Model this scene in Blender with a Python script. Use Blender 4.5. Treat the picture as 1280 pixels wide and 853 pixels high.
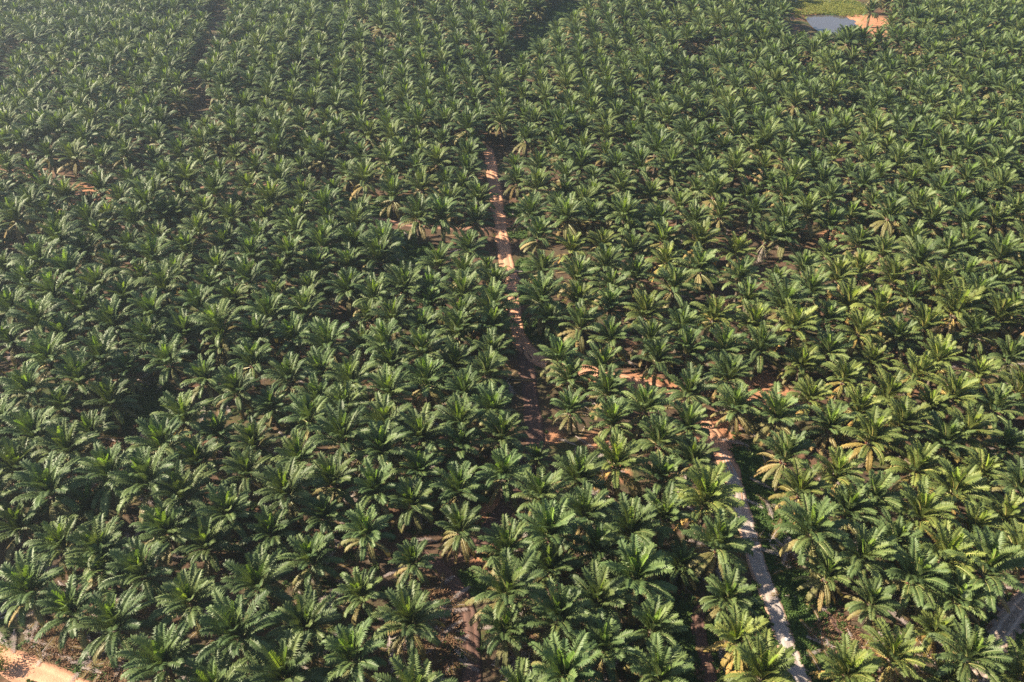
import bpy, bmesh, math, random
import numpy as np
from mathutils import Vector, Matrix
R = math.radians
for o in list(bpy.data.objects): bpy.data.objects.remove(o)
sc = bpy.context.scene
COL = sc.collection
random.seed(7); RNG = np.random.default_rng(7)

# ------------------------------------------------------------------ camera
PITCH = R(37.0); CAMZ = 114.5
cd = bpy.data.cameras.new('camera'); cam = bpy.data.objects.new('camera', cd); COL.objects.link(cam)
cam.location = (0, 0, CAMZ); cam.rotation_euler = (R(90) - PITCH, 0, 0)
cd.sensor_width = 36; cd.lens = 28; cd.clip_start = .5; cd.clip_end = 4000
sc.camera = cam
# ------------------------------------------------------------------ sky, sun, exposure
HAZE = .00019
SUN_AZ = R(-83); SUN_EL = R(31)          # azimuth measured from +Y (view direction) towards +X
w = bpy.data.worlds.new('World'); sc.world = w; w.use_nodes = True
nt = w.node_tree; bg = nt.nodes['Background']; sk = nt.nodes.new('ShaderNodeTexSky')
sk.sky_type = 'NISHITA'; sk.sun_disc = False; sk.sun_elevation = SUN_EL; sk.sun_rotation = SUN_AZ
sk.air_density = 1.0; sk.dust_density = 1.5; sk.ozone_density = 1.0
nt.links.new(sk.outputs[0], bg.inputs[0]); bg.inputs[1].default_value = .05
sd = bpy.data.lights.new('sun', 'SUN'); sun = bpy.data.objects.new('sun', sd); COL.objects.link(sun)
sd.energy = 5.0; sd.angle = R(.55); sd.color = (1, .86, .64)
sv = Vector((math.sin(SUN_AZ) * math.cos(SUN_EL), math.cos(SUN_AZ) * math.cos(SUN_EL), math.sin(SUN_EL)))
sun.rotation_euler = sv.to_track_quat('Z', 'Y').to_euler()
sc.view_settings.view_transform = 'Standard'; sc.view_settings.look = 'None'
sc.view_settings.exposure = 2.05; sc.view_settings.gamma = 1
sc.cycles.max_bounces = 6; sc.cycles.diffuse_bounces = 2; sc.cycles.transmission_bounces = 3
sc.cycles.volume_bounces = 0; sc.cycles.use_denoising = False

# ------------------------------------------------------------------ terrain and picture-to-ground survey
FPX = 1280 * 28 / 36; CS, CC = math.sin(PITCH), math.cos(PITCH)
def smooth(t): t = np.clip(t, 0, 1); return t * t * (3 - 2 * t)
POND_C = (np.array([150.0, 385.0]))
def ray(px, py, z):
    u = (px - 640) / FPX; v = (py - 426.5) / FPX
    t = (CAMZ - z) / (CS + v * CC)
    return np.array([u * t, (CC - v * CS) * t])
POND_C = ray(1040, 29, -.6)
def height(x, y):
    x = np.asarray(x, float); y = np.asarray(y, float)
    h = 1.8 * np.sin(x / 61 + 1.0) * np.cos(y / 83 + .4) + 1.3 * np.sin((x * .6 + y) / 37) + .35 * np.sin(x / 19 - y / 27) + .25 * np.sin(x / 31 + y / 13)
    k = smooth((np.hypot(x - POND_C[0], (y - POND_C[1] - 14) * .7) - 34) / 30)
    return h * k
def ground(px, py, up=0.0):
    z = up
    for _ in range(6):
        g = ray(px, py, z); z = float(height(*g)) + up
    return g
def project(x, y, z):
    dy = np.asarray(y); dz = np.asarray(z) - CAMZ
    d = dy * CC - dz * CS; v = -(dy * CS + dz * CC)
    return 640 + FPX * np.asarray(x) / d, 426.5 + FPX * v / d

# ------------------------------------------------------------------ helpers
def node_mat(name):
    m = bpy.data.materials.new(name); m.use_nodes = True; n = m.node_tree
    return m, n, n.nodes['Principled BSDF'], n.nodes['Material Output']
def N(n, t, **kw):
    x = n.nodes.new(t)
    for k, v in kw.items(): setattr(x, k, v)
    return x
def noise(n, scale, detail=4, rough=.6, vec=None):
    x = N(n, 'ShaderNodeTexNoise'); x.inputs['Scale'].default_value = scale; x.inputs['Detail'].default_value = detail; x.inputs['Roughness'].default_value = rough
    if vec is not None: n.links.new(vec, x.inputs['Vector'])
    return x.outputs['Fac']
def ramp(n, fac, stops):
    r = N(n, 'ShaderNodeValToRGB'); e = r.color_ramp.elements
    while len(e) < len(stops): e.new(.5)
    for k, (p, c) in zip(e, stops): k.position = p; k.color = (*c, 1) if len(c) == 3 else c
    n.links.new(fac, r.inputs[0]); return r.outputs[0]
def mix(n, fac, a, b, mode='MIX'):
    x = N(n, 'ShaderNodeMix', data_type='RGBA', blend_type=mode)
    for s, v in ((0, fac), (6, a), (7, b)):
        if isinstance(v, (int, float)): x.inputs[s].default_value = v
        elif isinstance(v, tuple): x.inputs[s].default_value = (*v, 1)
        else: n.links.new(v, x.inputs[s])
    return x.outputs[2]
def mathn(n, op, a, b=0.0, clamp=False):
    x = N(n, 'ShaderNodeMath', operation=op, use_clamp=clamp)
    for s, v in ((0, a), (1, b)):
        if isinstance(v, (int, float)): x.inputs[s].default_value = v
        else: n.links.new(v, x.inputs[s])
    return x.outputs[0]
def bump(n, b, h, strength, dist):
    x = N(n, 'ShaderNodeBump'); x.inputs['Strength'].default_value = strength; x.inputs['Distance'].default_value = dist
    n.links.new(h, x.inputs['Height']); n.links.new(x.outputs[0], b.inputs['Normal'])
def mesh(name, V, F, mats, mi=None, smooth_=False):
    m = bpy.data.meshes.new(name); m.from_pydata([tuple(v) for v in V], [], F)
    for k in mats: m.materials.append(k)
    if mi is not None: m.polygons.foreach_set('material_index', np.asarray(mi, np.int32))
    if smooth_: m.polygons.foreach_set('use_smooth', np.ones(len(m.polygons), bool))
    m.update(); return m
def obj(name, me, parent=None, loc=None, rot=None):
    o = bpy.data.objects.new(name, me); COL.objects.link(o)
    if parent: o.parent = parent
    if loc is not None: o.location = loc
    if rot is not None: o.rotation_euler = rot
    return o
def tag(o, label=None, cat=None, group=None, kind=None):
    for k, v in (('label', label), ('category', cat), ('group', group), ('kind', kind)):
        if v: o[k] = v
    return o

# ------------------------------------------------------------------ materials
def leaf_mat(name, lo, mid, hi, trans=.22, rough=.5, spec=.25):
    m, n, b, out = node_mat(name)
    oi = N(n, 'ShaderNodeObjectInfo'); tc = N(n, 'ShaderNodeTexCoord')
    f = mathn(n, 'ADD', mathn(n, 'MULTIPLY', oi.outputs['Random'], .6), mathn(n, 'MULTIPLY', noise(n, 1.3, 3, .6, tc.outputs['Object']), .4))
    c = ramp(n, f, [(.12, lo), (.5, mid), (.88, hi)])
    c = mix(n, 1.0, c, oi.outputs['Color'], 'MULTIPLY')
    n.links.new(c, b.inputs['Base Color']); b.inputs['Roughness'].default_value = rough; b.inputs['Specular IOR Level'].default_value = spec
    t = N(n, 'ShaderNodeBsdfTranslucent')
    n.links.new(mix(n, 1.0, c, (1.25, 1.2, .55), 'MULTIPLY'), t.inputs[0])
    s = N(n, 'ShaderNodeMixShader'); s.inputs[0].default_value = trans
    n.links.new(b.outputs[0], s.inputs[1]); n.links.new(t.outputs[0], s.inputs[2]); n.links.new(s.outputs[0], out.inputs[0])
    return m
M_SPEAR = leaf_mat('frond_spear', (.11, .17, .03), (.13, .21, .04), (.17, .24, .045), .4)
M_GREEN = leaf_mat('frond_green', (.054, .085, .031), (.076, .112, .039), (.112, .146, .046), .2, .5, .24)
M_OLD = leaf_mat('frond_old', (.090, .094, .036), (.145, .128, .050), (.21, .165, .070), .2)
M_DRY = leaf_mat('frond_dry', (.15, .108, .046), (.21, .150, .064), (.26, .19, .085), .15, .7, .15)
M_DEAD = leaf_mat('frond_dead', (.22, .18, .175), (.30, .25, .24), (.40, .34, .32), .1, .8, .1)
M_RACH = leaf_mat('rachis', (.13, .15, .05), (.17, .17, .06), (.22, .19, .08), 0., .5, .4)
def simple_noise_mat(name, stops, scale, rough=.9, bs=.5, bd=.05, coord='Object', detail=6):
    m, n, b, out = node_mat(name); tc = N(n, 'ShaderNodeTexCoord')
    f = noise(n, scale, detail, .65, tc.outputs[coord]); n.links.new(ramp(n, f, stops), b.inputs['Base Color'])
    b.inputs['Roughness'].default_value = rough; b.inputs['Specular IOR Level'].default_value = .2; bump(n, b, f, bs, bd); return m
M_TRUNK = simple_noise_mat('trunk_bark', [(.3, (.045, .035, .028)), (.5, (.10, .08, .06)), (.75, (.17, .14, .105))], 6, .9, .8, .08)
M_FRUIT = simple_noise_mat('fruit', [(.35, (.025, .012, .01)), (.6, (.10, .035, .018)), (.8, (.20, .07, .025))], 9, .5, .8, .03)

def ground_mat():
    m, n, b, out = node_mat('plantation_soil'); geo = N(n, 'ShaderNodeNewGeometry'); P = geo.outputs['Position']
    at = N(n, 'ShaderNodeAttribute', attribute_name='cover')
    big = noise(n, .05, 5, .6, P); med = noise(n, .33, 6, .65, P); fine = noise(n, 2.6, 6, .7, P)
    soil = ramp(n, med, [(.28, (.048, .030, .022)), (.5, (.090, .052, .035)), (.72, (.16, .088, .055))])
    litter = ramp(n, fine, [(.3, (.026, .020, .015)), (.5, (.058, .043, .030)), (.72, (.12, .092, .066))])
    lm = mathn(n, 'MULTIPLY', mathn(n, 'SUBTRACT', noise(n, .16, 4, .6, P), .40), 7, True)
    base = mix(n, mathn(n, 'MULTIPLY', lm, .85), soil, litter)
    green = ramp(n, fine, [(.3, (.016, .034, .010)), (.55, (.040, .072, .018)), (.75, (.085, .115, .030))])
    sep = N(n, 'ShaderNodeSeparateColor'); n.links.new(at.outputs['Color'], sep.inputs[0])
    gv = mathn(n, 'ADD', mathn(n, 'MULTIPLY', mathn(n, 'SUBTRACT', big, .50), 5), mathn(n, 'MULTIPLY', mathn(n, 'SUBTRACT', fine, .5), 1.6))
    gv = mathn(n, 'ADD', gv, mathn(n, 'MULTIPLY', sep.outputs[0], 2.2), True)
    c = mix(n, gv, base, green)
    bare = mathn(n, 'ADD', mathn(n, 'MULTIPLY', sep.outputs[1], 1.6), mathn(n, 'MULTIPLY', mathn(n, 'SUBTRACT', fine, .62), 1.2), True)
    sand = ramp(n, mathn(n, 'ADD', mathn(n, 'MULTIPLY', med, .6), mathn(n, 'MULTIPLY', fine, .4)), [(.32, (.18, .085, .050)), (.5, (.30, .148, .085)), (.7, (.41, .225, .135))])
    c = mix(n, mathn(n, 'MULTIPLY', bare, mathn(n, 'GREATER_THAN', sep.outputs[1], .02)), c, sand)
    n.links.new(c, b.inputs['Base Color']); b.inputs['Roughness'].default_value = .95; b.inputs['Specular IOR Level'].default_value = .15
    bump(n, b, mathn(n, 'ADD', mathn(n, 'MULTIPLY', med, .7), mathn(n, 'MULTIPLY', fine, .35)), .9, .35)
    return m
M_SOIL = ground_mat()

def road_mat(name, track, crown, edge, grit):
    m, n, b, out = node_mat(name); geo = N(n, 'ShaderNodeNewGeometry'); P = geo.outputs['Position']
    uv = N(n, 'ShaderNodeUVMap'); sp = N(n, 'ShaderNodeSeparateXYZ'); n.links.new(uv.outputs[0], sp.inputs[0])
    fine = noise(n, 3.2, 7, .7, P); med = noise(n, .45, 5, .6, P)
    a = mathn(n, 'ABSOLUTE', mathn(n, 'ADD', sp.outputs[0], mathn(n, 'MULTIPLY', mathn(n, 'SUBTRACT', med, .5), .25)))
    rut = mathn(n, 'SUBTRACT', 1.0, mathn(n, 'MULTIPLY', mathn(n, 'ABSOLUTE', mathn(n, 'SUBTRACT', a, .42)), 5.0), True)
    c = mix(n, rut, crown, track)
    c = mix(n, mathn(n, 'MULTIPLY', mathn(n, 'SUBTRACT', mathn(n, 'ADD', a, mathn(n, 'MULTIPLY', mathn(n, 'SUBTRACT', fine, .5), .5)), .72), 6, True), c, edge)
    c = mix(n, ramp(n, fine, [(.35, (0, 0, 0)), (.75, (1, 1, 1))]), c, mix(n, .5, c, grit))
    c = mix(n, mathn(n, 'MULTIPLY', mathn(n, 'SUBTRACT', med, .45), 3, True), c, mix(n, .45, c, edge))
    n.links.new(c, b.inputs['Base Color']); b.inputs['Roughness'].default_value = .92; b.inputs['Specular IOR Level'].default_value = .2
    bump(n, b, mathn(n, 'SUBTRACT', fine, mathn(n, 'MULTIPLY', rut, .25)), .7, .12)
    return m
M_LAT = road_mat('laterite_road', (.47, .262, .170), (.40, .205, .130), (.24, .12, .075), (.51, .32, .22))
M_GRAV = road_mat('gravel_road', (.33, .285, .27), (.29, .25, .235), (.32, .185, .12), (.36, .32, .30))
M_STONY = road_mat('stony_track', (.46, .36, .31), (.16, .12, .10), (.30, .19, .14), (.50, .42, .37))
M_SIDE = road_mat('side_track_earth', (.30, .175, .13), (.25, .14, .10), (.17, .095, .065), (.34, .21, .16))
M_EARTH = road_mat('earth_track', (.13, .070, .055), (.085, .050, .042), (.062, .038, .030), (.16, .10, .08))  # dark maroon soil of the lesser tracks, darker than the laterite

def water_mat():
    m, n, b, out = node_mat('pond_water'); geo = N(n, 'ShaderNodeNewGeometry')
    b.inputs['Base Color'].default_value = (.06, .052, .055, 1); b.inputs['Roughness'].default_value = .08; b.inputs['Specular IOR Level'].default_value = .5
    bump(n, b, noise(n, 1.4, 3, .5, geo.outputs['Position']), .25, .05); return m
M_WATER = water_mat()
M_FERN = leaf_mat('fern_leaf', (.030, .062, .016), (.050, .092, .022), (.085, .125, .030), .3, .6, .3)
M_GRASSY = leaf_mat('pale_grass', (.12, .15, .035), (.18, .20, .05), (.24, .23, .075), .3, .7, .2)
M_BRUSH = leaf_mat('dry_brush', (.10, .055, .035), (.16, .095, .06), (.22, .15, .09), .1, .8, .1)
M_WHITE = simple_noise_mat('white_sack', [(.3, (.62, .60, .57)), (.7, (.82, .81, .78))], 5, .6, .4, .02)

# ------------------------------------------------------------------ routes (points surveyed on the ground)
ROUTES = {
 'dirt_road': ([(609, 182), (612, 195), (618, 230), (622, 262), (626, 285), (632, 320), (638, 355), (642, 390), (651, 424), (668, 446), (692, 457), (730, 464), (770, 472), (802, 481), (832, 491), (862, 511), (884, 535), (900, 560), (910, 582), (920, 612), (928, 640)], 3.9, M_LAT, .10),
 'gravel_road': ([(900, 560), (910, 582), (920, 612), (928, 640), (937, 668), (945, 695), (955, 725), (965, 755), (976, 788), (988, 820), (1001, 853), (1018, 895), (1040, 945)], 3.2, M_GRAV, .13),
 'side_track': ([(-40, 205), (34, 219), (100, 245), (170, 246), (240, 236), (322, 231), (385, 243), (440, 267), (475, 275), (512, 281), (560, 285), (625, 286)], 2.1, M_SIDE, .09),
 'shaded_track': ([(652, 432), (658, 462), (663, 492), (667, 520), (670, 545), (664, 572), (646, 610), (624, 646), (600, 676), (572, 700), (551, 712)], 3.6, M_EARTH, .07),
 'rutted_track': ([(530, 690), (551, 712), (568, 730), (580, 752), (587, 785), (589, 820), (590, 853), (592, 900)], 3.0, M_EARTH, .11),
 'earth_track': ([(880, 740), (873, 770), (875, 795), (882, 825), (888, 855), (895, 900)], 2.4, M_EARTH, .08),
 'stony_track': ([(1340, 690), (1310, 722), (1282, 752), (1262, 778), (1246, 802), (1232, 826), (1216, 860), (1200, 900)], 3.6, M_STONY, .10),
 'sandy_road': ([(-70, 800), (-20, 817), (24, 834), (58, 848), (100, 868), (150, 894), (200, 936)], 4.4, M_LAT, .12),
 'foot_track': ([(1024, 752), (1040, 776), (1054, 800), (1068, 822)], 1.6, M_EARTH, .09),
}
def spline(pts, step=1.2):
    p = np.array(pts); p = np.vstack([2 * p[0] - p[1], p, 2 * p[-1] - p[-2]]); out = []
    for i in range(1, len(p) - 2):
        n = max(2, int(np.hypot(*(p[i + 1] - p[i])) / step))
        for t in np.linspace(0, 1, n, endpoint=False):
            out.append(.5 * (2 * p[i] + (p[i + 1] - p[i - 1]) * t + (2 * p[i - 1] - 5 * p[i] + 4 * p[i + 1] - p[i + 2]) * t * t + (3 * p[i] - p[i - 1] - 3 * p[i + 1] + p[i + 2]) * t ** 3))
    out.append(p[-2]); return np.array(out)
LINES = {k: (spline([ground(*q) for q in v[0]]), v[1]) for k, v in ROUTES.items()}
def near_route(x, y, pad, names=None):
    for k, (l, wd) in LINES.items():
        if names and k not in names: continue
        if np.min((l[:, 0] - x) ** 2 + (l[:, 1] - y) ** 2) < (wd / 2 + pad) ** 2: return True
    return False
def route_dist(x, y):
    return {k: float(np.sqrt(np.min((l[:, 0] - x) ** 2 + (l[:, 1] - y) ** 2))) for k, (l, wd) in LINES.items()}

# ------------------------------------------------------------------ ground sheet
def axis(lo, hi, a, b, fine, coarse):
    v = list(np.arange(a, b + .01, fine)); x = a
    L = []
    while x > lo: x -= coarse; L.append(x)
    x = v[-1]; Rr = []
    while x < hi: x += coarse; Rr.append(x)
    return np.array(L[::-1] + v + Rr)
gx = axis(-900, 900, -130, 130, 1.6, 12); gy = axis(-260, 1500, 40, 330, 1.6, 12)
# coarse steps alone would flatten the far field: refine it too
gx = np.unique(np.concatenate([gx, np.arange(-320, 321, 4.0)])); gy = np.unique(np.concatenate([gy, np.arange(330, 560, 4.0)]))
GX, GY = np.meshgrid(gx, gy); GZ = height(GX, GY)
GREEN = [(513, 320, 7), (495, 300, 5), (934, 574, 4), (948, 610, 5), (955, 640, 5), (965, 670, 5), (975, 700, 5), (985, 730, 5), (992, 760, 6), (1005, 785, 6), (1020, 815, 6), (1035, 840, 6), (856, 790, 5), (850, 830, 6), (590, 735, 3), (575, 808, 3),
         (170, 520, 6), (182, 500, 5), (650, 290, 4), (660, 330, 3), (656, 370, 4), (665, 410, 4), (1112, 275, 8), (660, 60, 12), (690, 35, 14), (640, 80, 8), (715, 14, 14), (645, 262, 4), (1262, 840, 6), (1275, 815, 6), (470, 262, 6), (880, 395, 5), (872, 350, 5), (105, 835, 2.5), (120, 842, 2.5), (30, 230, 6)]
BARE = [(812, 484, 4.5), (835, 490, 4), (790, 478, 4), (896, 545, 5), (905, 528, 4), (957, 490, 6), (948, 482, 5), (622, 645, 4), (745, 552, 3), (770, 590, 3), (104, 246, 10), (118, 249, 7), (36, 219, 6), (745, 470, 3), (640, 282, 4), (1082, 28, 15), (1090, 35, 13), (1076, 38, 9), (985, 14, 16), (1097, 262, 4), (1045, 300, 5), (612, 700, 3), (135, 600, 3), (690, 545, 2.5)]
PALE = [(1000, 9, 20), (1030, 8, 20), (1055, 12, 10)]
def blobs(lst, soft=.55):
    f = np.zeros_like(GX)
    for px, py, r in lst:
        g = ground(px, py); f = np.maximum(f, 1 - smooth((np.hypot(GX - g[0], GY - g[1]) / r - soft) / (1 - soft + .35)))
    return f
cov = np.stack([np.maximum(blobs(GREEN), blobs(PALE)), blobs(BARE), np.zeros_like(GX), np.ones_like(GX)], -1)
# pond basins
def inside(poly, x, y):
    r = np.zeros(np.shape(x), bool); n = len(poly)
    for i in range(n):
        (x1, y1), (x2, y2) = poly[i], poly[(i + 1) % n]
        c = ((y1 > y) != (y2 > y)) & (x < (x2 - x1) * (y - y1) / (y2 - y1 + 1e-12) + x1); r ^= c
    return r
PONDS = [[ray(*p, -.5) for p in q] for q in ([(1006, 21), (1018, 19), (1034, 19), (1052, 21), (1066, 25), (1071, 31), (1068, 38), (1050, 43), (1030, 41), (1016, 34)],
                                             [(972, -3), (985, 2), (1010, 1.5), (1035, 2.5), (1060, 0), (1064, -10), (1040, -18), (995, -18)])]
for q in PONDS:
    c = np.mean(q, 0); big = [c + (p - c) * 1.06 for p in q]
    GZ = np.where(inside(big, GX, GY), -1.3, GZ)
nx, ny = len(gx), len(gy)
V = np.stack([GX, GY, GZ], -1).reshape(-1, 3)
idx = np.arange(nx * ny).reshape(ny, nx)
F = np.stack([idx[:-1, :-1], idx[:-1, 1:], idx[1:, 1:], idx[1:, :-1]], -1).reshape(-1, 4)
gm = bpy.data.meshes.new('ground'); gm.from_pydata(V.tolist(), [], F.tolist()); gm.materials.append(M_SOIL)
ca = gm.color_attributes.new('cover', 'FLOAT_COLOR', 'POINT'); ca.data.foreach_set('color', cov.reshape(-1).astype(np.float32))
gm.polygons.foreach_set('use_smooth', np.ones(len(gm.polygons), bool)); gm.update()
tag(obj('ground', gm), kind='structure')

def build_route(name, lift):
    l, wd = LINES[name]; mat = ROUTES[name][2]
    t = np.gradient(l, axis=0); t /= np.linalg.norm(t, axis=1)[:, None]; nrm = np.stack([-t[:, 1], t[:, 0]], 1)
    us = np.array([-1.12, -1, -.72, -.55, -.36, -.12, .12, .36, .55, .72, 1, 1.12]); dz = np.array([-.25, 0, .03, -.03, -.02, .06, .06, -.02, -.03, .03, 0, -.25])
    s = np.arange(len(l)) * 1.2; rr = np.random.default_rng(len(name) * 7 + len(l))
    def wob(): return sum(a * np.sin(s / k + rr.uniform(0, 6)) for a, k in ((.10, 7.), (.07, 2.6), (.05, 1.1)))
    el, er = 1 + wob(), 1 + wob(); vs = []; uvs = []
    tp = .2 + .8 * smooth(s / (10 if name == 'gravel_road' else 5)) * smooth((s[-1] - s) / (10 if name == 'dirt_road' else 5))
    for i in range(len(l)):
        for u, d in zip(us, dz):
            k = (el[i] if u < 0 else er[i]) if abs(u) > .6 else 1
            p = l[i] + nrm[i] * u * k * tp[i] * wd / 2
            vs.append((p[0], p[1], float(height(*p)) + lift + d)); uvs.append((u, s[i] / 5))
    n = len(us); fs = [(i * n + j, i * n + j + 1, (i + 1) * n + j + 1, (i + 1) * n + j) for i in range(len(l) - 1) for j in range(n - 1)]
    me = mesh(name, vs, [f[::-1] for f in fs], [mat], smooth_=True)
    uvl = me.uv_layers.new(name='UVMap'); vi = np.zeros(len(me.loops), np.int32); me.loops.foreach_get('vertex_index', vi)
    uvl.data.foreach_set('uv', np.array(uvs, np.float32)[vi].reshape(-1))
    return tag(obj(name, me), kind='structure')
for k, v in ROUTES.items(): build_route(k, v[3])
for k, q in enumerate(PONDS):
    c = np.mean(q, 0); pts = spline([*q, q[0]], 2.0)[:-1]
    me = mesh('pond', [(*(c + (p - c) * 1.03), -.45) for p in pts], [tuple(range(len(pts)))], [M_WATER])
    tag(obj('pond', me), kind='structure')

# ------------------------------------------------------------------ oil palm fronds: a rachis and its leaflets
CLASSES = [  # start angle from vertical, bend, length, leaflet length, V lift, gravity, material, leaflet pairs
 dict(t0=5, bend=20, L=4.9, ll=.75, lift=.70, grav=.15, mat=M_SPEAR, pairs=36),
 dict(t0=9, bend=34, L=6.0, ll=1.05, lift=.48, grav=.32, mat=M_GREEN, pairs=45),
 dict(t0=20, bend=50, L=6.2, ll=1.18, lift=.32, grav=.52, mat=M_GREEN, pairs=46),
 dict(t0=37, bend=66, L=6.0, ll=1.18, lift=.18, grav=.72, mat=M_GREEN, pairs=45),
 dict(t0=62, bend=74, L=5.5, ll=1.10, lift=.06, grav=.92, mat=M_GREEN, pairs=42),
 dict(t0=93, bend=62, L=5.2, ll=.98, lift=-.02, grav=1.05, mat=M_OLD, pairs=38),
 dict(t0=116, bend=46, L=5.0, ll=.82, lift=-.05, grav=1.1, mat=M_DRY, pairs=33),
 dict(t0=152, bend=24, L=4.6, ll=.55, lift=-.05, grav=.6, mat=M_DEAD, pairs=22, w=.5),
]
def frond_geo(c, seed):
    r = np.random.default_rng(seed); n = 9
    s = np.linspace(0, 1, n); t0 = R(c['t0'] + r.uniform(-5, 5)); bd = R(c['bend'] * r.uniform(.75, 1.3))
    L = c['L'] * r.uniform(.92, 1.08); sway = r.uniform(-.5, .5); tw = r.uniform(-.35, .35)
    ss = np.linspace(0, 1, 65); th = t0 + bd * ss ** 1.5
    X = np.concatenate([[0], np.cumsum(np.sin(th[:-1]))]) * L / 64; Z = np.concatenate([[0], np.cumsum(np.cos(th[:-1]))]) * L / 64; Y = sway * ss ** 2
    def at(q):
        return np.array([np.interp(q, ss, X), np.interp(q, ss, Y), np.interp(q, ss, Z)]), float(np.interp(q, ss, th))
    V, F, MI = [], [], []
    for i, q in enumerate(s):                                             # rachis, three-sided and tapering
        p, a = at(q); T = np.array([math.sin(a), 0, math.cos(a)]); Nn = np.array([-math.cos(a), 0, math.sin(a)]); rad = .085 * (1 - q) ** .8 + .012
        for k, (bb, nn) in enumerate(((1, -.2), (-1, -.2), (0, .8))): V.append(p + np.array([0, bb * rad * (1.5 if q < .1 else 1), 0]) + Nn * nn * rad)
        if i:
            o = 3 * i
            for k in range(3): F.append((o - 3 + k, o - 3 + (k + 1) % 3, o + (k + 1) % 3, o + k)); MI.append(1)
    for side in (1, -1):
        for j in range(c['pairs']):
            q = .13 + .86 * (j + r.uniform(-.25, .25)) / (c['pairs'] - 1); q = min(max(q, .12), .995)
            p, a = at(q); T = np.array([math.sin(a), 0, math.cos(a)]); Nn = np.array([-math.cos(a), 0, math.sin(a)])
            roll = tw * q; B = np.array([0, 1.0, 0]) * math.cos(roll) + Nn * math.sin(roll); Nr = Nn * math.cos(roll) - np.array([0, 1.0, 0]) * math.sin(roll)
            fw = .45 + .75 * q ** 2 + r.uniform(-.12, .12)
            ln = c['ll'] * float(np.interp(q, [.12, .25, .45, .75, .90, 1.0], [.45, .85, 1.0, .95, .78, .50])) * r.uniform(.78, 1.14)
            if r.random() < .05: continue
            up = c['lift'] + (.12 if j % 2 else -.08) + r.uniform(-.10, .10)
            d = B * side + T * fw + Nr * up; d /= np.linalg.norm(d)
            d2 = d + np.array([0, 0, -1]) * c['grav'] * r.uniform(.85, 1.3); d2 /= np.linalg.norm(d2)
            W = T - d * (T @ d); W /= np.linalg.norm(W) + 1e-6
            W2 = W * .95 + Nr * .15 * side * (1 if j % 2 else -1)
            m = p + d * ln * .5; e = m + d2 * ln * .5; o = len(V); wb, wm = .055 * c.get('w', 1), .086 * c.get('w', 1)
            V += [p - W * wb, p + W * wb, m + W2 * wm, m - W2 * wm, e]
            F += [(o, o + 1, o + 2, o + 3), (o + 3, o + 2, o + 4)]; MI += [0, 0]
    return np.array(V), F, MI
NV = 4
GEO = [[frond_geo(c, 100 * i + k) for k in range(NV)] for i, c in enumerate(CLASSES)]
FM = [[mesh('frond', g[0], g[1], [CLASSES[i]['mat'], M_RACH], g[2]) for g in row] for i, row in enumerate(GEO)]

def trunk_geo(seed, h):
    r = np.random.default_rng(seed); V, F = [], []; S = 10; K = max(6, int(h / .55))
    lean = r.uniform(-.25, .25, 2)
    for i in range(K + 1):
        q = i / K; rad = (.44 if q > .1 else .44 + .22 * (1 - q / .1)) * (1 + .12 * (i % 2)) + .12 * smooth((q - .8) / .2)
        for k in range(S):
            a = 2 * math.pi * (k + .5 * (i % 2)) / S; rr = rad * r.uniform(.86, 1.14)
            V.append((lean[0] * q * q + rr * math.cos(a), lean[1] * q * q + rr * math.sin(a), -.35 + (h + .35) * q))
        if i:
            o = S * i
            for k in range(S): F.append((o - S + k, o - S + (k + 1) % S, o + (k + 1) % S, o + k))
    F.append(tuple(range(S * K, S * K + S)))
    for i in range(int(h * 5)):                                           # cut leaf bases standing off the trunk
        z = h * (.25 + .75 * (i + r.uniform(0, 1)) / (h * 5)); a = i * 2.399; q = z / h; cx, cy = lean * q * q
        b = np.array([cx + .42 * math.cos(a), cy + .42 * math.sin(a), z]); out = np.array([math.cos(a) * .30, math.sin(a) * .30, .30]); sd = np.array([-math.sin(a), math.cos(a), 0]) * .13; dn = np.array([0, 0, -.12])
        o = len(V); V += [b + sd, b - sd, b + dn, b + out + sd * .6, b + out - sd * .6, b + out + dn * .5]
        F += [(o, o + 1, o + 4, o + 3), (o + 1, o + 2, o + 5, o + 4), (o + 2, o, o + 3, o + 5), (o + 3, o + 4, o + 5)]
    return np.array([np.array(v) for v in V]), F
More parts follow.
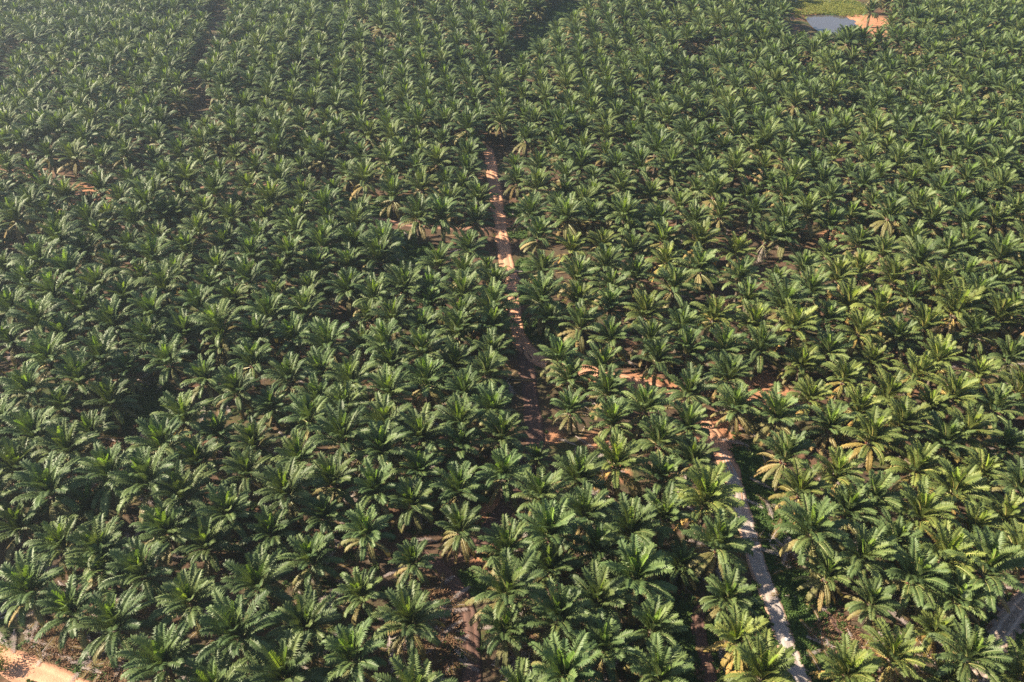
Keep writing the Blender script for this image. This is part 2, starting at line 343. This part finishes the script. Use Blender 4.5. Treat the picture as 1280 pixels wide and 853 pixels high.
def crown_geo(seed):
    """the crown's heart: swollen ring of frond bases, closed spears and fruit bunches in the axils"""
    r = np.random.default_rng(seed); V, F, MI = [], [], []; S = 10
    prof = [(.30, -.75), (.52, -.45), (.58, -.1), (.46, .25), (.28, .6), (.12, .95)]
    for i, (rad, z) in enumerate(prof):
        for k in range(S): a = 2 * math.pi * (k + .5 * (i % 2)) / S; V.append((rad * r.uniform(.9, 1.1) * math.cos(a), rad * r.uniform(.9, 1.1) * math.sin(a), z))
        if i:
            o = S * i
            for k in range(S): F.append((o - S + k, o - S + (k + 1) % S, o + (k + 1) % S, o + k)); MI.append(0)
    for j in range(3):
        a = r.uniform(0, 6.28); tl = r.uniform(.05, .2); o = len(V); h = r.uniform(2.0, 3.0)
        for q, rad in ((0, .07), (.5, .10), (1, .015)):
            for k in range(4): b = a + k * 1.571; V.append((math.cos(a) * tl * h * q + rad * math.cos(b), math.sin(a) * tl * h * q + rad * math.sin(b), .5 + h * q))
        for i in (0, 1):
            for k in range(4): F.append((o + 4 * i + k, o + 4 * i + (k + 1) % 4, o + 4 * i + 4 + (k + 1) % 4, o + 4 * i + 4 + k)); MI.append(1)
    for j in range(4):
        a = j * 1.571 + r.uniform(-.4, .4); c = np.array([.62 * math.cos(a), .62 * math.sin(a), -.15 + r.uniform(-.15, .15)]); o = len(V)
        for i, (rad, z) in enumerate(((.06, -.3), (.22, -.15), (.25, .08), (.12, .28))):
            for k in range(6): b = k * 1.047 + .5 * (i % 2); V.append(c + np.array([rad * math.cos(b), rad * math.sin(b), z]) * r.uniform(.9, 1.15))
            if i:
                for k in range(6): F.append((o + 6 * i - 6 + k, o + 6 * i - 6 + (k + 1) % 6, o + 6 * i + (k + 1) % 6, o + 6 * i + k)); MI.append(2)
    return np.array([np.array(v, float) for v in V]), F, MI
TH = [4.8, 5.5, 6.2, 7.0]                                                # trunk heights
TG = [[trunk_geo(40 + 10 * i + k, h) for k in range(2)] for i, h in enumerate(TH)]
TM = [[mesh('trunk', g[0], g[1], [M_TRUNK]) for g in row] for row in TG]
CG = [crown_geo(70 + k) for k in range(3)]
CM = [mesh('crown', g[0], g[1], [M_TRUNK, M_SPEAR, M_FRUIT], g[2]) for g in CG]

def crown_plan(r, gold=0.0, skirt=False, n=37):
    """class, variant, azimuth, tilt and size of each frond, from the youngest in the middle to the oldest"""
    out = []; a = r.uniform(0, 6.28)
    for i in range(n):
        q = i / (n - 1); a += 2.39996 + r.uniform(-.16, .16)
        x = q + r.uniform(-.05, .05)
        k = 0 if i < 3 else 1 if x < .24 else 2 if x < .46 else 3 if x < .64 else 4 if x < .80 else 5
        if k == 5 and r.random() < .10 + gold * .75: k = 6
        elif k == 4 and r.random() < gold * 1.2: k = 5
        if k == 5 and r.random() < .10: continue
        if skirt and k >= 4: continue
        out.append((k, int(r.integers(NV)), a, r.uniform(-.14, .14), r.uniform(-.10, .10), r.uniform(.9, 1.08)))
    if skirt:
        for i in range(14): out.append((7, int(r.integers(NV)), a + i * .7 + r.uniform(-.2, .2), r.uniform(-.1, .1), 0, r.uniform(.9, 1.1)))
    return out
def frond_matrix(f):
    k, v, az, tilt, roll, s = f
    rad = .12 if k < 2 else .30 if k < 4 else .45
    z = .62 if k == 0 else .40 - .18 * (k - 1)
    return Matrix.Translation((rad * math.cos(az), rad * math.sin(az), z)) @ Matrix.Rotation(az, 4, 'Z') @ Matrix.Rotation(tilt, 4, 'Y') @ Matrix.Rotation(roll, 4, 'X') @ Matrix.Scale(s, 4)

# ------------------------------------------------------------------ survey: crowns read off the photograph, put on the ground
SMALL = {(1166.0, 790.0), (1183.0, 846.0), (671.0, 577.0), (111.0, 256.0), (94.0, 272.0)}
SURVEY = np.array([510,874,648,872,275,872,952,849,823,849,707,847,1277,846,1183,846,360,846,1063,844,207,832,445,827,1208,827,1113,826,756,819,927,800,303,797,632,795,814,790,1166,790,147,789,510,785,379,779,699,779,94,765,1089,755,1198,755,908,750,747,749,632,749,238,749,451,747,36,740,324,733,796,724,1030,724,1138,722,1230,718,689,718,182,718,132,712,848,707,516,705,391,705,1277,699,1182,697,1073,697,126,692,632,692,742,692,75,684,260,684,897,682,1121,677,458,670,1021,669,340,669,682,667,577,665,1210,665,791,665,212,664,25,664,1255,652,831,650,1151,647,407,647,734,647,1057,645,285,638,111,633,518,633,880,627,231,625,1091,622,675,622,360,618,1000,618,62,617,575,615,470,615,1193,615,1274,608,188,608,419,605,826,600,141,598,722,598,305,596,1042,595,1227,595,628,595,525,591,17,588,1140,586,772,583,255,581,980,579,870,578,671,577,377,573,471,568,87,565,575,563,1257,560,205,558,1180,558,324,557,821,555,1088,553,426,553,627,552,527,550,45,548,277,542,117,542,1207,540,1037,537,858,537,577,533,1125,533,483,532,766,530,231,528,384,528,5,527,974,525,1073,516,715,516,803,515,922,513,1240,513,1162,513,77,513,620,513,429,512,342,511,139,505,1014,501,399,500,1108,496,1188,496,578,496,488,495,757,491,863,491,295,491,1269,490,37,488,533,481,444,480,99,478,712,476,364,476,1052,476,262,475,908,473,1227,471,605,470,1140,470,402,466,159,466,749,463,1000,461,488,461,567,458,312,456,216,454,821,454,1091,454,60,453,1173,453,700,449,1260,448,124,448,614,444,1039,443,527,443,860,443,950,439,902,438,277,436,483,434,456,433,412,433,17,430,813,429,764,428,180,428,322,426,1123,423,369,423,84,423,577,420,231,418,612,416,1217,416,1071,416,530,415,287,411,1155,411,990,411,849,410,725,410,942,410,49,408,144,408,575,401,1242,401,491,401,687,400,893,400,1031,400,461,400,334,398,808,396,384,395,193,395,1106,393,1190,391,1265,388,615,388,104,388,248,388,15,388,538,386,764,386,977,383,1061,381,722,380,679,378,159,378,295,378,933,378,70,374,577,374,344,374,1138,373,466,373,1220,371,537,368,1014,366,505,364,436,364,208,364,391,364,124,363,764,363,841,361,615,361,260,361,34,359,1170,359,1242,358,1120,354,970,354,309,353,1207,351,719,349,1046,349,582,348,178,348,925,348,794,346,350,346,225,344,1073,343,89,343,610,341,677,341,1275,339,8,339,396,339,1002,338,141,336,875,336,273,336,436,334,756,334,547,333,55,329,1151,329,834,328,189,326,476,326,314,323,359,323,1249,323,1032,321,109,319,1103,318,1183,318,920,318,238,316,714,316,791,316,585,314,164,312,444,309,752,309,402,309,1073,306,283,306,1207,306,875,306,1140,304,75,304,480,304,198,302,322,302,955,302,828,301,126,297,672,297,980,297,369,296,412,294,248,294,786,289,446,282,980,281,365,281,1207,281,169,279,412,279,1242,279,1163,279,868,279,290,277,595,277,522,274,137,274,1120,274,20,274,741,274,818,274,330,274,553,272,94,272,781,272,707,272,206,271,220,271,900,271,257,269,62,269,942,267,1007,267,1267,267,376,266,411,264,1146,262,1193,262,184,261,849,261,665,261,302,259,39,256,111,256,340,254,228,251,152,251,781,251,1225,249,1037,249,933,247,84,247,813,247,741,247,381,247,705,244,419,244,892,244,194,244,270,242,5,242,1175,241,59,241,127,239,312,239,672,236,1250,236,776,236,527,236,578,236,960,234,558,230,1138,230,1027,230,843,229,164,229,989,229,350,229,456,227,235,227,741,227,1096,225,1208,225,488,225,707,224,275,222,434,220,883,220,1160,220,1267,219,1232,217,918,212,376,212,1016,212,954,212,674,212,771,212,799,210,643,210,1121,207,1193,207,1247,207,839,207,129,205,547,205,252,205,1084,204,193,202,875,202,404,200,1041,199,585,199,94,199,483,199,451,199,295,199,704,197,525,197,977,197,757,195,62,195,1150,194,501,194,945,190,836,190,1234,190,347,190,1002,189,905,189,1257,189,1108,189,729,187,870,184,1076,184,1177,184,433,184,253,182,139,182,1197,182,377,180,522,180,590,180,30,180,107,180,957,179,553,179,320,177,199,177,1218,175,406,175,699,174,994,174,668,174,821,174,1136,174,491,174,1032,172,789,172,1160,172,462,171,1094,170,147,170,349,170,858,170,293,170,1254,167,1054,165,74,165,727,163,1116,162,257,162,585,162,10,162,557,158,699,158,320,158,379,158,756,158,523,157,47,157,912,157,293,155,1086,155,204,155,943,155,668,155,1192,153,117,153,1041,153,1245,153,1215,153,1146,153,411,153,94,152,352,152,876,152,970,150], float).reshape(-1, 2)
PALMS = []
for i, (px, py) in enumerate(SURVEY):
    r = np.random.default_rng(500 + i); s = float(np.clip(r.normal(1.0, .10), .74, 1.2)); ti = int(r.integers(len(TH)))
    if py < 430: s *= 1.07
    if (px, py) in SMALL: s = .66; ti = 0
    g = ground(px, py, (TH[ti] + .6) * s)
    if near_route(*g, 4.2): s *= .90; g = ground(px, py, (TH[ti] + .6) * s)
    if (px, py) == (700, 449): s *= .9
    PALMS.append(dict(px=px, py=py, x=g[0], y=g[1], s=s, ti=ti, r=r))
    p = PALMS[-1]; p['z'] = float(height(*g)); p['dist'] = math.dist((g[0], g[1], 0), (0, 0, CAMZ)) / (s ** .3)
GOLD = [(974, 525), (980, 579), (1113, 826), (715, 516), (632, 749), (1030, 724), (1000, 618), (577, 665), (927, 800), (826, 600), (1037, 537), (980, 366), (1111, 355), (1063, 844), (922, 513), (772, 583), (677, 341)]
near = sorted(PALMS, key=lambda p: p['dist'])[:299]
dead = min(PALMS, key=lambda p: math.hypot(p['px'] - 955, p['py'] - 302))
if not any(p is dead for p in near): near.append(dead)
nid = {id(p) for p in near}

def describe(p):
    d = route_dist(p['x'], p['y']); k = min(d, key=d.get); m = d[k]
    NAMES = {'dirt_road': 'the red dirt road', 'gravel_road': 'the grey gravel road', 'side_track': 'the thin red side track', 'shaded_track': 'the shaded red track', 'rutted_track': 'the brush-strewn rutted track',
            'earth_track': 'the narrow dark track', 'stony_track': 'the stony grey track', 'sandy_road': 'the sunlit sandy road', 'foot_track': 'the little worn path'}; road = NAMES[k]; other = NAMES[sorted(d, key=d.get)[1]]
    if p is dead: return 'tall oil palm with dead grey fronds hanging down its trunk', 'oil palm with a dead skirt'
    if p['s'] < .7: return 'small young oil palm among full-grown palms near ' + road, 'small oil palms near ' + road
    size = 'big ' if p['s'] > 1.09 else 'smallish ' if p['s'] < .92 else ''
    look = size + ('oil palm with golden lower fronds' if p['gold'] > .4 else {0: 'deep green oil palm', 1: 'mid green oil palm', 2: 'yellow-green oil palm'}[p['tone']])
    place = 'at the edge of ' if m < 6.5 else 'in the row next to ' if m < 14 else 'a few rows back from ' if m < 26 else 'deep in the block nearest '
    if m >= 26 and p['gold'] > .4: look = 'oil palm with golden lower fronds'
    lab = look + ' ' + place + road if m < 26 else look + ' between ' + road + ' and ' + other
    return lab, lab.replace('oil palm', 'oil palms', 1)
for p in PALMS:
    r = p['r']; p['gold'] = .75 if any(math.hypot(p['px'] - a, p['py'] - b) < 9 for a, b in GOLD) else float(r.choice([.04, .12, .22, .34])) * (1.5 if p['px'] > 600 else .7)
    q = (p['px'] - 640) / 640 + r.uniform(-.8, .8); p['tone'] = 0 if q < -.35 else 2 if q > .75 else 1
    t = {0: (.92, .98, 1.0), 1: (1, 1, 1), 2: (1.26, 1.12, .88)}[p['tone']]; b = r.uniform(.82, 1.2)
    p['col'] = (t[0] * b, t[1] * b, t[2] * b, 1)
def build_palm(p):
    r = p['r']; h = TH[p['ti']]; s = p['s']
    e = obj('oil_palm', None, loc=(p['x'], p['y'], p['z']), rot=(r.normal(0, .05), r.normal(0, .05), r.uniform(0, 6.28))); e.scale = (s, s, s); e.empty_display_size = .5
    lab, grp = describe(p); tag(e, lab, 'palm tree', grp)
    t = obj('trunk', TM[p['ti']][int(r.integers(2))], e); t.color = (1, 1, 1, 1)
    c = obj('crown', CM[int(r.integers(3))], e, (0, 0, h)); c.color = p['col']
    for f in crown_plan(r, p['gold'], p is dead):
        o = bpy.data.objects.new('frond', FM[f[0]][f[1]]); COL.objects.link(o); o.parent = c; o.matrix_basis = frond_matrix(f)
        v = r.uniform(.88, 1.12); o.color = (p['col'][0] * v, p['col'][1] * v, p['col'][2] * v, 1)
for p in near: build_palm(p)

# ------------------------------------------------------------------ the rest of the plantation: one object of instanced palms
def joined_palm(i):
    r = np.random.default_rng(900 + i); V, F, MI = [], [], []; mats = [M_TRUNK, M_SPEAR, M_FRUIT, M_GREEN, M_OLD, M_DRY, M_RACH, M_DEAD]; off = 0
    h = TH[i % len(TH)]
    def add(v, f, mi):
        nonlocal off
        V.append(v); F.extend([tuple(k + off for k in q) for q in f]); MI.extend(mi); off += len(v)
    g = TG[i % len(TH)][i % 2]; add(g[0], g[1], [0] * len(g[1]))
    g = CG[i % 3]; add(g[0] + np.array([0, 0, h]), g[1], g[2])
    for f in crown_plan(r, [.05, .1, .15, .1, .25, .2, .3, .15, .4, .5][i]):
        m = np.array(frond_matrix(f)); g = GEO[f[0]][f[1]]
        add(g[0] @ m[:3, :3].T + m[:3, 3] + np.array([0, 0, h]), g[1], [6 if k else mats.index(CLASSES[f[0]]['mat']) for k in g[2]])
    me = mesh('palm_variant', np.concatenate(V), F, mats, MI)
    return me, h
VAR = bpy.data.collections.new('palm_variants'); NVAR = 10
for i in range(NVAR):
    me, h = joined_palm(i); o = bpy.data.objects.new('palm_variant_%02d' % i, me); VAR.objects.link(o)
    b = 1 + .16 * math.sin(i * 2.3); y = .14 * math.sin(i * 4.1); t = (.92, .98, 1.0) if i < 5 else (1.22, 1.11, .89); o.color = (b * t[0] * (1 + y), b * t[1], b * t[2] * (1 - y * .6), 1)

def lattice():
    pts = []; sx = np.array([[p['x'], p['y']] for p in PALMS]); k = 0
    clear = [ground(*q) for q in ((622, 92), (646, 84), (676, 46), (712, 26), (735, -10), (715, -12), (678, 22), (652, 52))]
    band = spline([ground(*q) for q in ((285, 10), (272, 52), (260, 88), (244, 146), (214, 196), (172, 205))])
    dark = spline([ground(*q) for q in ((505, 90), (470, 62), (462, 45))])
    pc = [(np.mean(q, 0), max(np.hypot(*(p - np.mean(q, 0))) for p in q)) for q in PONDS]
    banks = [(ground(1085, 32), 16), (ground(985, 14), 14), (ground(1035, 9), 22), (ground(1062, 12), 12), (ground(1108, 242), 5)]
    gaps = [spline([ground(*t) for t in q]) for q in (((850, 182), (900, 186), (960, 176), (1062, 152)), ((1105, 148), (1180, 140), (1290, 150)), ((905, 60), (860, 92), (830, 130)), ((30, 60), (10, 110), (-20, 150)), ((1000, 110), (1100, 95), (1200, 100)))]
    open_ = [(ground(452, 279), 5), (ground(482, 286), 5), (ground(102, 250), 6), (ground(38, 223), 4), (ground(490, 292), 7), (ground(516, 304), 6), (ground(620, 262), 4)]
    main = LINES['dirt_road'][0]
    CLEARPX = [(618, 98), (644, 88), (684, 52), (714, 26), (738, -10), (710, -14), (676, 22), (646, 54), (622, 76)]
    def allowed(x, y):
        if near_route(x, y, 5.5, ('gravel_road', 'stony_track', 'sandy_road')) or near_route(x, y, 2.5, ('shaded_track', 'rutted_track', 'earth_track')) or near_route(x, y, 3.0, ('dirt_road',)) or near_route(x, y, 1.2 if x < -60 else 2.4, ('side_track',)): return False
        qx, qy = project(x, y, float(height(x, y)) + 6)
        if inside(CLEARPX, qx, qy) or inside(CLEARPX, qx, qy - 4) or (qx < 150 and qy > 790): return False
        if inside(clear, np.array(x), np.array(y)): return False
        if np.min(np.hypot(*(band - (x, y)).T)) < 4.9 or np.min(np.hypot(*(dark - (x, y)).T)) < 4: return False
        if any(np.min(np.hypot(*(q - (x, y)).T)) < 3.8 for q in gaps) or any(np.hypot(x - c[0], y - c[1]) < d for c, d in open_): return False
        return not (any(np.hypot(x - c[0], y - c[1]) < d + 1 for c, d in pc) or any(np.hypot(x - c[0], y - c[1]) < d for c, d in banks))
    for i, j in [(i, j) for i in range(-70, 71) for j in range(0, 70)]:
        for side in (-1, 1):
            k += 1; r = np.random.default_rng(k)
            u = i * 8.3; v = 9.6 * (j + .5 * (i % 2)); a = R(8.5 if side < 0 else .5)
            x = u * math.cos(a) - v * math.sin(a) + 1.6 * math.sin(v / 70 + u / 200) + r.normal(0, .28); y = -20 + v * math.cos(a) + u * math.sin(a) + 2.0 * math.sin(u / 45) + r.normal(0, .55)
            xm = float(np.interp(-y, -main[:, 1], main[:, 0])) if main[0, 1] > y > 150 else main[0, 0] if y >= main[0, 1] else 0
            if (x - xm) * side < 0: continue
            if r.random() < .02: continue
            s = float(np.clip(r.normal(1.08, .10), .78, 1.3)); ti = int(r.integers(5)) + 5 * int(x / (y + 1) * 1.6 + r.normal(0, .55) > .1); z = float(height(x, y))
            if y < 28 or y > 560: continue
            px, py = project(x, y, z + (TH[ti % len(TH)] + .6) * s)
            if not (-190 < px < 1430 and -75 < py < 1010): continue
            if 0 <= px <= 1280 and 287 < py < 858: continue
            if 978 < px < 1108 and 0 < py < 46: continue
            if np.min(np.hypot(sx[:, 0] - x, sx[:, 1] - y)) < 6.7: continue
            if not allowed(x, y): continue
            pts.append((x, y, z - .05, s, ti, float(r.uniform(0, 6.283))))
    have = np.array([[q[0], q[1]] for q in pts] + [[p['x'], p['y']] for p in PALMS]); fr = np.random.default_rng(77)
    for _ in range(5000):                                               # replants in the holes of the rows
        px, py = fr.uniform(-60, 1340), fr.uniform(60, 287); x, y = ground(px, py, 6.0)
        if np.min((have[:, 0] - x) ** 2 + (have[:, 1] - y) ** 2) < 7.7 ** 2 or not allowed(x, y): continue
        pts.append((x, y, float(height(x, y)) - .05, float(np.clip(fr.normal(1.02, .09), .75, 1.2)), int(fr.integers(5)) + 5 * int((px - 640) / 640 + fr.normal(0, .55) > .1), float(fr.uniform(0, 6.28)))); have = np.vstack([have, [x, y]])
    for px, py in ((1087, 20), (1116, 26), (1030, 53), (1052, 54)):
        g = ground(px, py, 5.5); pts.append((g[0], g[1], float(height(*g)) - .05, 1.0, int(px) % NVAR, px * 1.7))
    for p in PALMS:
        if id(p) not in nid: pts.append((p['x'], p['y'], p['z'] - .05, p['s'], p['ti'] + 4 * int(p['r'].integers(2)), float(p['r'].uniform(0, 6.28))))
    return pts
def scatter(name, pts, coll):
    """pts rows: x y z scale variant rotation; instances of the collection's objects on them, realised as one object"""
    a = np.array(pts, np.float32); me = bpy.data.meshes.new(name); me.from_pydata(a[:, :3].tolist(), [], [])
    for nm, c in (('size', 3), ('turn', 5)):
        t = me.attributes.new(nm, 'FLOAT', 'POINT'); t.data.foreach_set('value', a[:, c].copy())
    t = me.attributes.new('pick', 'INT', 'POINT'); t.data.foreach_set('value', a[:, 4].astype(np.int32))
    o = obj(name, me); ng = bpy.data.node_groups.new(name, 'GeometryNodeTree')
    ng.interface.new_socket('Geometry', in_out='INPUT', socket_type='NodeSocketGeometry'); ng.interface.new_socket('Geometry', in_out='OUTPUT', socket_type='NodeSocketGeometry')
    gi = ng.nodes.new('NodeGroupInput'); go = ng.nodes.new('NodeGroupOutput'); ci = ng.nodes.new('GeometryNodeCollectionInfo'); ci.inputs['Collection'].default_value = coll
    ci.inputs['Separate Children'].default_value = True; ci.inputs['Reset Children'].default_value = True
    ip = ng.nodes.new('GeometryNodeInstanceOnPoints'); ip.inputs['Pick Instance'].default_value = True
    def attr(nm, ty):
        x = ng.nodes.new('GeometryNodeInputNamedAttribute'); x.data_type = ty; x.inputs[0].default_value = nm; return x.outputs['Attribute']
    cx = ng.nodes.new('ShaderNodeCombineXYZ'); L = ng.links.new
    L(attr('turn', 'FLOAT'), cx.inputs[2]); er = ng.nodes.new('FunctionNodeEulerToRotation'); L(cx.outputs[0], er.inputs[0])
    L(gi.outputs[0], ip.inputs['Points']); L(ci.outputs[0], ip.inputs['Instance']); L(attr('pick', 'INT'), ip.inputs['Instance Index']); L(er.outputs[0], ip.inputs['Rotation']); L(attr('size', 'FLOAT'), ip.inputs['Scale'])
    L(ip.outputs[0], go.inputs[0]); md = o.modifiers.new('scatter', 'NODES'); md.node_group = ng
    return o
rest = lattice()
tag(scatter('palm_plantation', rest, VAR), 'dense rows of oil palms stretching away to the ponds', 'palm plantation', kind='stuff')
print('palms near', len(near), 'rest', len(rest))

# ------------------------------------------------------------------ undergrowth, litter and small things
def tuft_geo(seed, n, ln, wd, spread, droop):
    r = np.random.default_rng(seed); V, F = [], []
    for i in range(n):
        a = r.uniform(0, 6.28); l = ln * r.uniform(.5, 1.1); t = r.uniform(.15, spread); b = np.array([r.normal(0, .22), r.normal(0, .22), 0]) * ln
        d = np.array([math.cos(a) * math.sin(t), math.sin(a) * math.sin(t), math.cos(t)]); sd = np.array([-math.sin(a), math.cos(a), 0]) * wd * r.uniform(.7, 1.2)
        m = b + d * l * .55; e = m + (d + np.array([0, 0, -droop])) * l * .5; o = len(V)
        V += [b - sd * .4, b + sd * .4, m + sd, m - sd, e]; F += [(o, o + 1, o + 2, o + 3), (o + 3, o + 2, o + 4)]
    return V, F
def coll(name, items):
    c = bpy.data.collections.new(name)
    for i, (me, col) in enumerate(items):
        o = bpy.data.objects.new('%s_%02d' % (name, i), me); o.color = (*col, 1); c.objects.link(o)
    return c
FERN = coll('fern_kinds', [(mesh('fern', *tuft_geo(i, 26, .75, .09, 1.25, .8), [M_FERN]), (1, 1, 1)) for i in range(4)])
GRAS = coll('grass_kinds', [(mesh('grass', *tuft_geo(20 + i, 30, .8, .05, .8, .5), [M_GRASSY]), (1, 1, 1)) for i in range(3)])
BRSH = coll('brush_kinds', [(mesh('brush', *tuft_geo(40 + i, 24, 1.0, .06, 1.5, .5), [M_BRUSH]), (1, 1, 1)) for i in range(3)])
def strewn(lst, per_m2, kinds, smin, smax, seed, keep=1.15, routes=-.1):
    r = np.random.default_rng(seed); out = []
    for px, py, rad in lst:
        g = ground(px, py)
        for _ in range(int(per_m2 * math.pi * rad * rad)):
            q = math.sqrt(r.random()) * rad * keep; a = r.uniform(0, 6.283); x, y = g[0] + q * math.cos(a), g[1] + q * math.sin(a)
            if near_route(x, y, routes): continue
            if any(inside(w_, np.array(x), np.array(y)) for w_ in PONDS): continue
            out.append((x, y, float(height(x, y)) - .03, float(r.uniform(smin, smax)), int(r.integers(kinds)), float(r.uniform(0, 6.283))))
    return out
ferns = strewn([g for g in GREEN], 1.7, 4, .55, 1.35, 1)
# undergrowth scattered under the near palms as well
r = np.random.default_rng(3)
for _ in range(14000):
    px, py = r.uniform(-20, 1300), 250 + 620 * r.random() ** .8; x, y = ground(px, py)
    if math.sin(x / 9 + 2 * math.sin(y / 14)) + math.sin(y / 11 + x / 23) + r.normal(0, .6) < .35 or near_route(x, y, .2): continue
    ferns.append((x, y, float(height(x, y)) - .03, float(r.uniform(.5, 1.2)), int(r.integers(4)), float(r.uniform(0, 6.283))))
tag(scatter('undergrowth', ferns, FERN), 'dark green ferns and weeds covering the ground under the palms', 'undergrowth', kind='stuff')
tag(scatter('bank_grass', strewn(PALE, 1.2, 3, .7, 1.6, 5), GRAS), 'yellow-green grass growing on the banks between the ponds', 'grass', kind='stuff')
BR = [(70, 808, 2.6), (52, 800, 2.2), (88, 820, 2.4), (134, 835, 3.2), (150, 845, 2.6), (545, 790, 3.6), (552, 765, 3.2), (560, 815, 3.0), (538, 745, 3.4), (560, 745, 3.0), (535, 815, 3.6), (545, 840, 3.4), (1050, 790, 3), (1245, 790, 1.5), (170, 552, 4), (985, 700, 2), (1038, 800, 3), (885, 845, 1.5), (1075, 815, 2.5)]
tag(scatter('dry_brush', strewn(BR, 2.6, 3, .6, 1.3, 6, 1.1, .0), BRSH), 'brown dead brush heaped on the ground beside the tracks', 'brush', kind='stuff')
# cut fronds left lying between the rows
def flat_frond(i):
    c = dict(CLASSES[6]); c.update(w=.42, t0=86, bend=10, grav=.15, lift=.1, mat=M_DRY if i % 2 else M_DEAD); g = frond_geo(c, 700 + i)
    v = g[0].copy(); v[:, 2] = v[:, 2] * .5 - .5 * np.interp(v[:, 0], [0, 5], [v[0, 2], v[:, 2][v[:, 0] > 4].mean()]) + .12
    return mesh('cut_frond', v, g[1], [c['mat'], M_DEAD], g[2]), (.42, .38, .36) if i % 2 else (.30, .27, .28)
CUT = coll('cut_frond_kinds', [flat_frond(i) for i in range(6)])
cut = []; r = np.random.default_rng(11)
for _ in range(2600):
    px, py = r.uniform(-20, 1300), 230 + 640 * r.random() ** .9; x, y = ground(px, py)
    if math.cos(x * 2 * math.pi / 16.0) < .2 or near_route(x, y, 1.2): continue
    cut.append((x, y, float(height(x, y)) + r.uniform(0, .25), float(r.uniform(.7, 1.0)), int(r.integers(6)), float(r.uniform(0, 6.283))))
for px, py, rad in BR:
    g = ground(px, py)
    for _ in range(9):
        x, y = g + r.normal(0, rad * .6, 2)
        if not near_route(x, y, .6): cut.append((x, y, float(height(x, y)) + r.uniform(0, .35), float(r.uniform(.6, .9)), int(r.integers(6)), float(r.uniform(0, 6.283))))
tag(scatter('cut_fronds', cut, CUT), 'withered cut fronds strewn between the palm rows', 'dead fronds', kind='stuff')

# leafy shrub at the corner of the sandy road
def shrub(px, py, rad, seed, label):
    g = ground(px, py); e = obj('shrub', None, loc=(*g, float(height(*g)))); tag(e, label, 'shrub')
    r = np.random.default_rng(seed); V, F = [], []
    cl = [np.array([r.normal(0, rad * .45), r.normal(0, rad * .45), rad * r.uniform(.35, 1.0)]) for _ in range(16)]
    for c in cl:
        for _ in range(90):
            d = r.normal(0, 1, 3); d /= np.linalg.norm(d); p = c + d * rad * .42 * r.random() ** .4; p[2] = max(p[2], .1)
            a = r.normal(0, 1, 3); a -= d * (a @ d) * .7; a /= np.linalg.norm(a); b = np.cross(d, a); l = r.uniform(.10, .2); o = len(V)
            V += [p - a * l, p + b * l * .45, p + a * l, p - b * l * .45]; F.append((o, o + 1, o + 2, o + 3))
    f = obj('crown', mesh('crown', V, F, [M_FERN]), e); f.color = (1.5, 1.25, 1.1, 1)
    V, F = [], []
    for c in cl[:9]:
        o = len(V); b = np.array([r.normal(0, .15), r.normal(0, .15), -.1])
        for q, w_ in ((b, .07), (c * np.array([.5, .5, .6]), .05), (c, .02)):
            for k in range(4): V.append(q + w_ * np.array([math.cos(k * 1.571), math.sin(k * 1.571), 0]))
        for i in (0, 4):
            for k in range(4): F.append((o + i + k, o + i + (k + 1) % 4, o + i + 4 + (k + 1) % 4, o + i + 4 + k))
    obj('stem', mesh('stem', V, F, [M_TRUNK]), e)
shrub(2, 838, 2.6, 1, 'bushy green shrub on the near verge of the sunlit sandy road')
shrub(41, 858, .7, 2, 'tiny green sapling standing on the sunlit sandy road')
# white sack on the gravel road
r = np.random.default_rng(5); g = ground(983, 800); bm = bmesh.new(); bmesh.ops.create_icosphere(bm, subdivisions=2, radius=.26)
for v in bm.verts: v.co = Vector((v.co.x * 1.25, v.co.y, max(v.co.z, -.12) * .75)) * float(r.uniform(.78, 1.15))
me = bpy.data.meshes.new('white_sack'); bm.to_mesh(me); bm.free(); me.materials.append(M_WHITE)
tag(obj('white_sack', me, loc=(*g, float(height(*g)) + .22)), 'small crumpled white sack lying on the grey gravel road', 'sack')

# ------------------------------------------------------------------ haze
hb = bmesh.new(); bmesh.ops.create_cube(hb, size=1)
for v in hb.verts: v.co = Vector((v.co.x * 1960, v.co.y * 1960 + 620, (v.co.z + .5) * 123 - 5))
hm = bpy.data.meshes.new('haze'); hb.to_mesh(hm); hb.free()
m = bpy.data.materials.new('haze_air'); m.use_nodes = True; n = m.node_tree; n.nodes.remove(n.nodes['Principled BSDF'])
pv = n.nodes.new('ShaderNodeVolumePrincipled'); pv.inputs['Color'].default_value = (.66, .82, 1, 1); pv.inputs['Density'].default_value = HAZE; pv.inputs['Anisotropy'].default_value = .64
n.links.new(pv.outputs[0], n.nodes['Material Output'].inputs['Volume']); hm.materials.append(m)
ho = tag(obj('haze', hm), 'thin pale morning haze over the whole plantation', 'haze', kind='stuff')
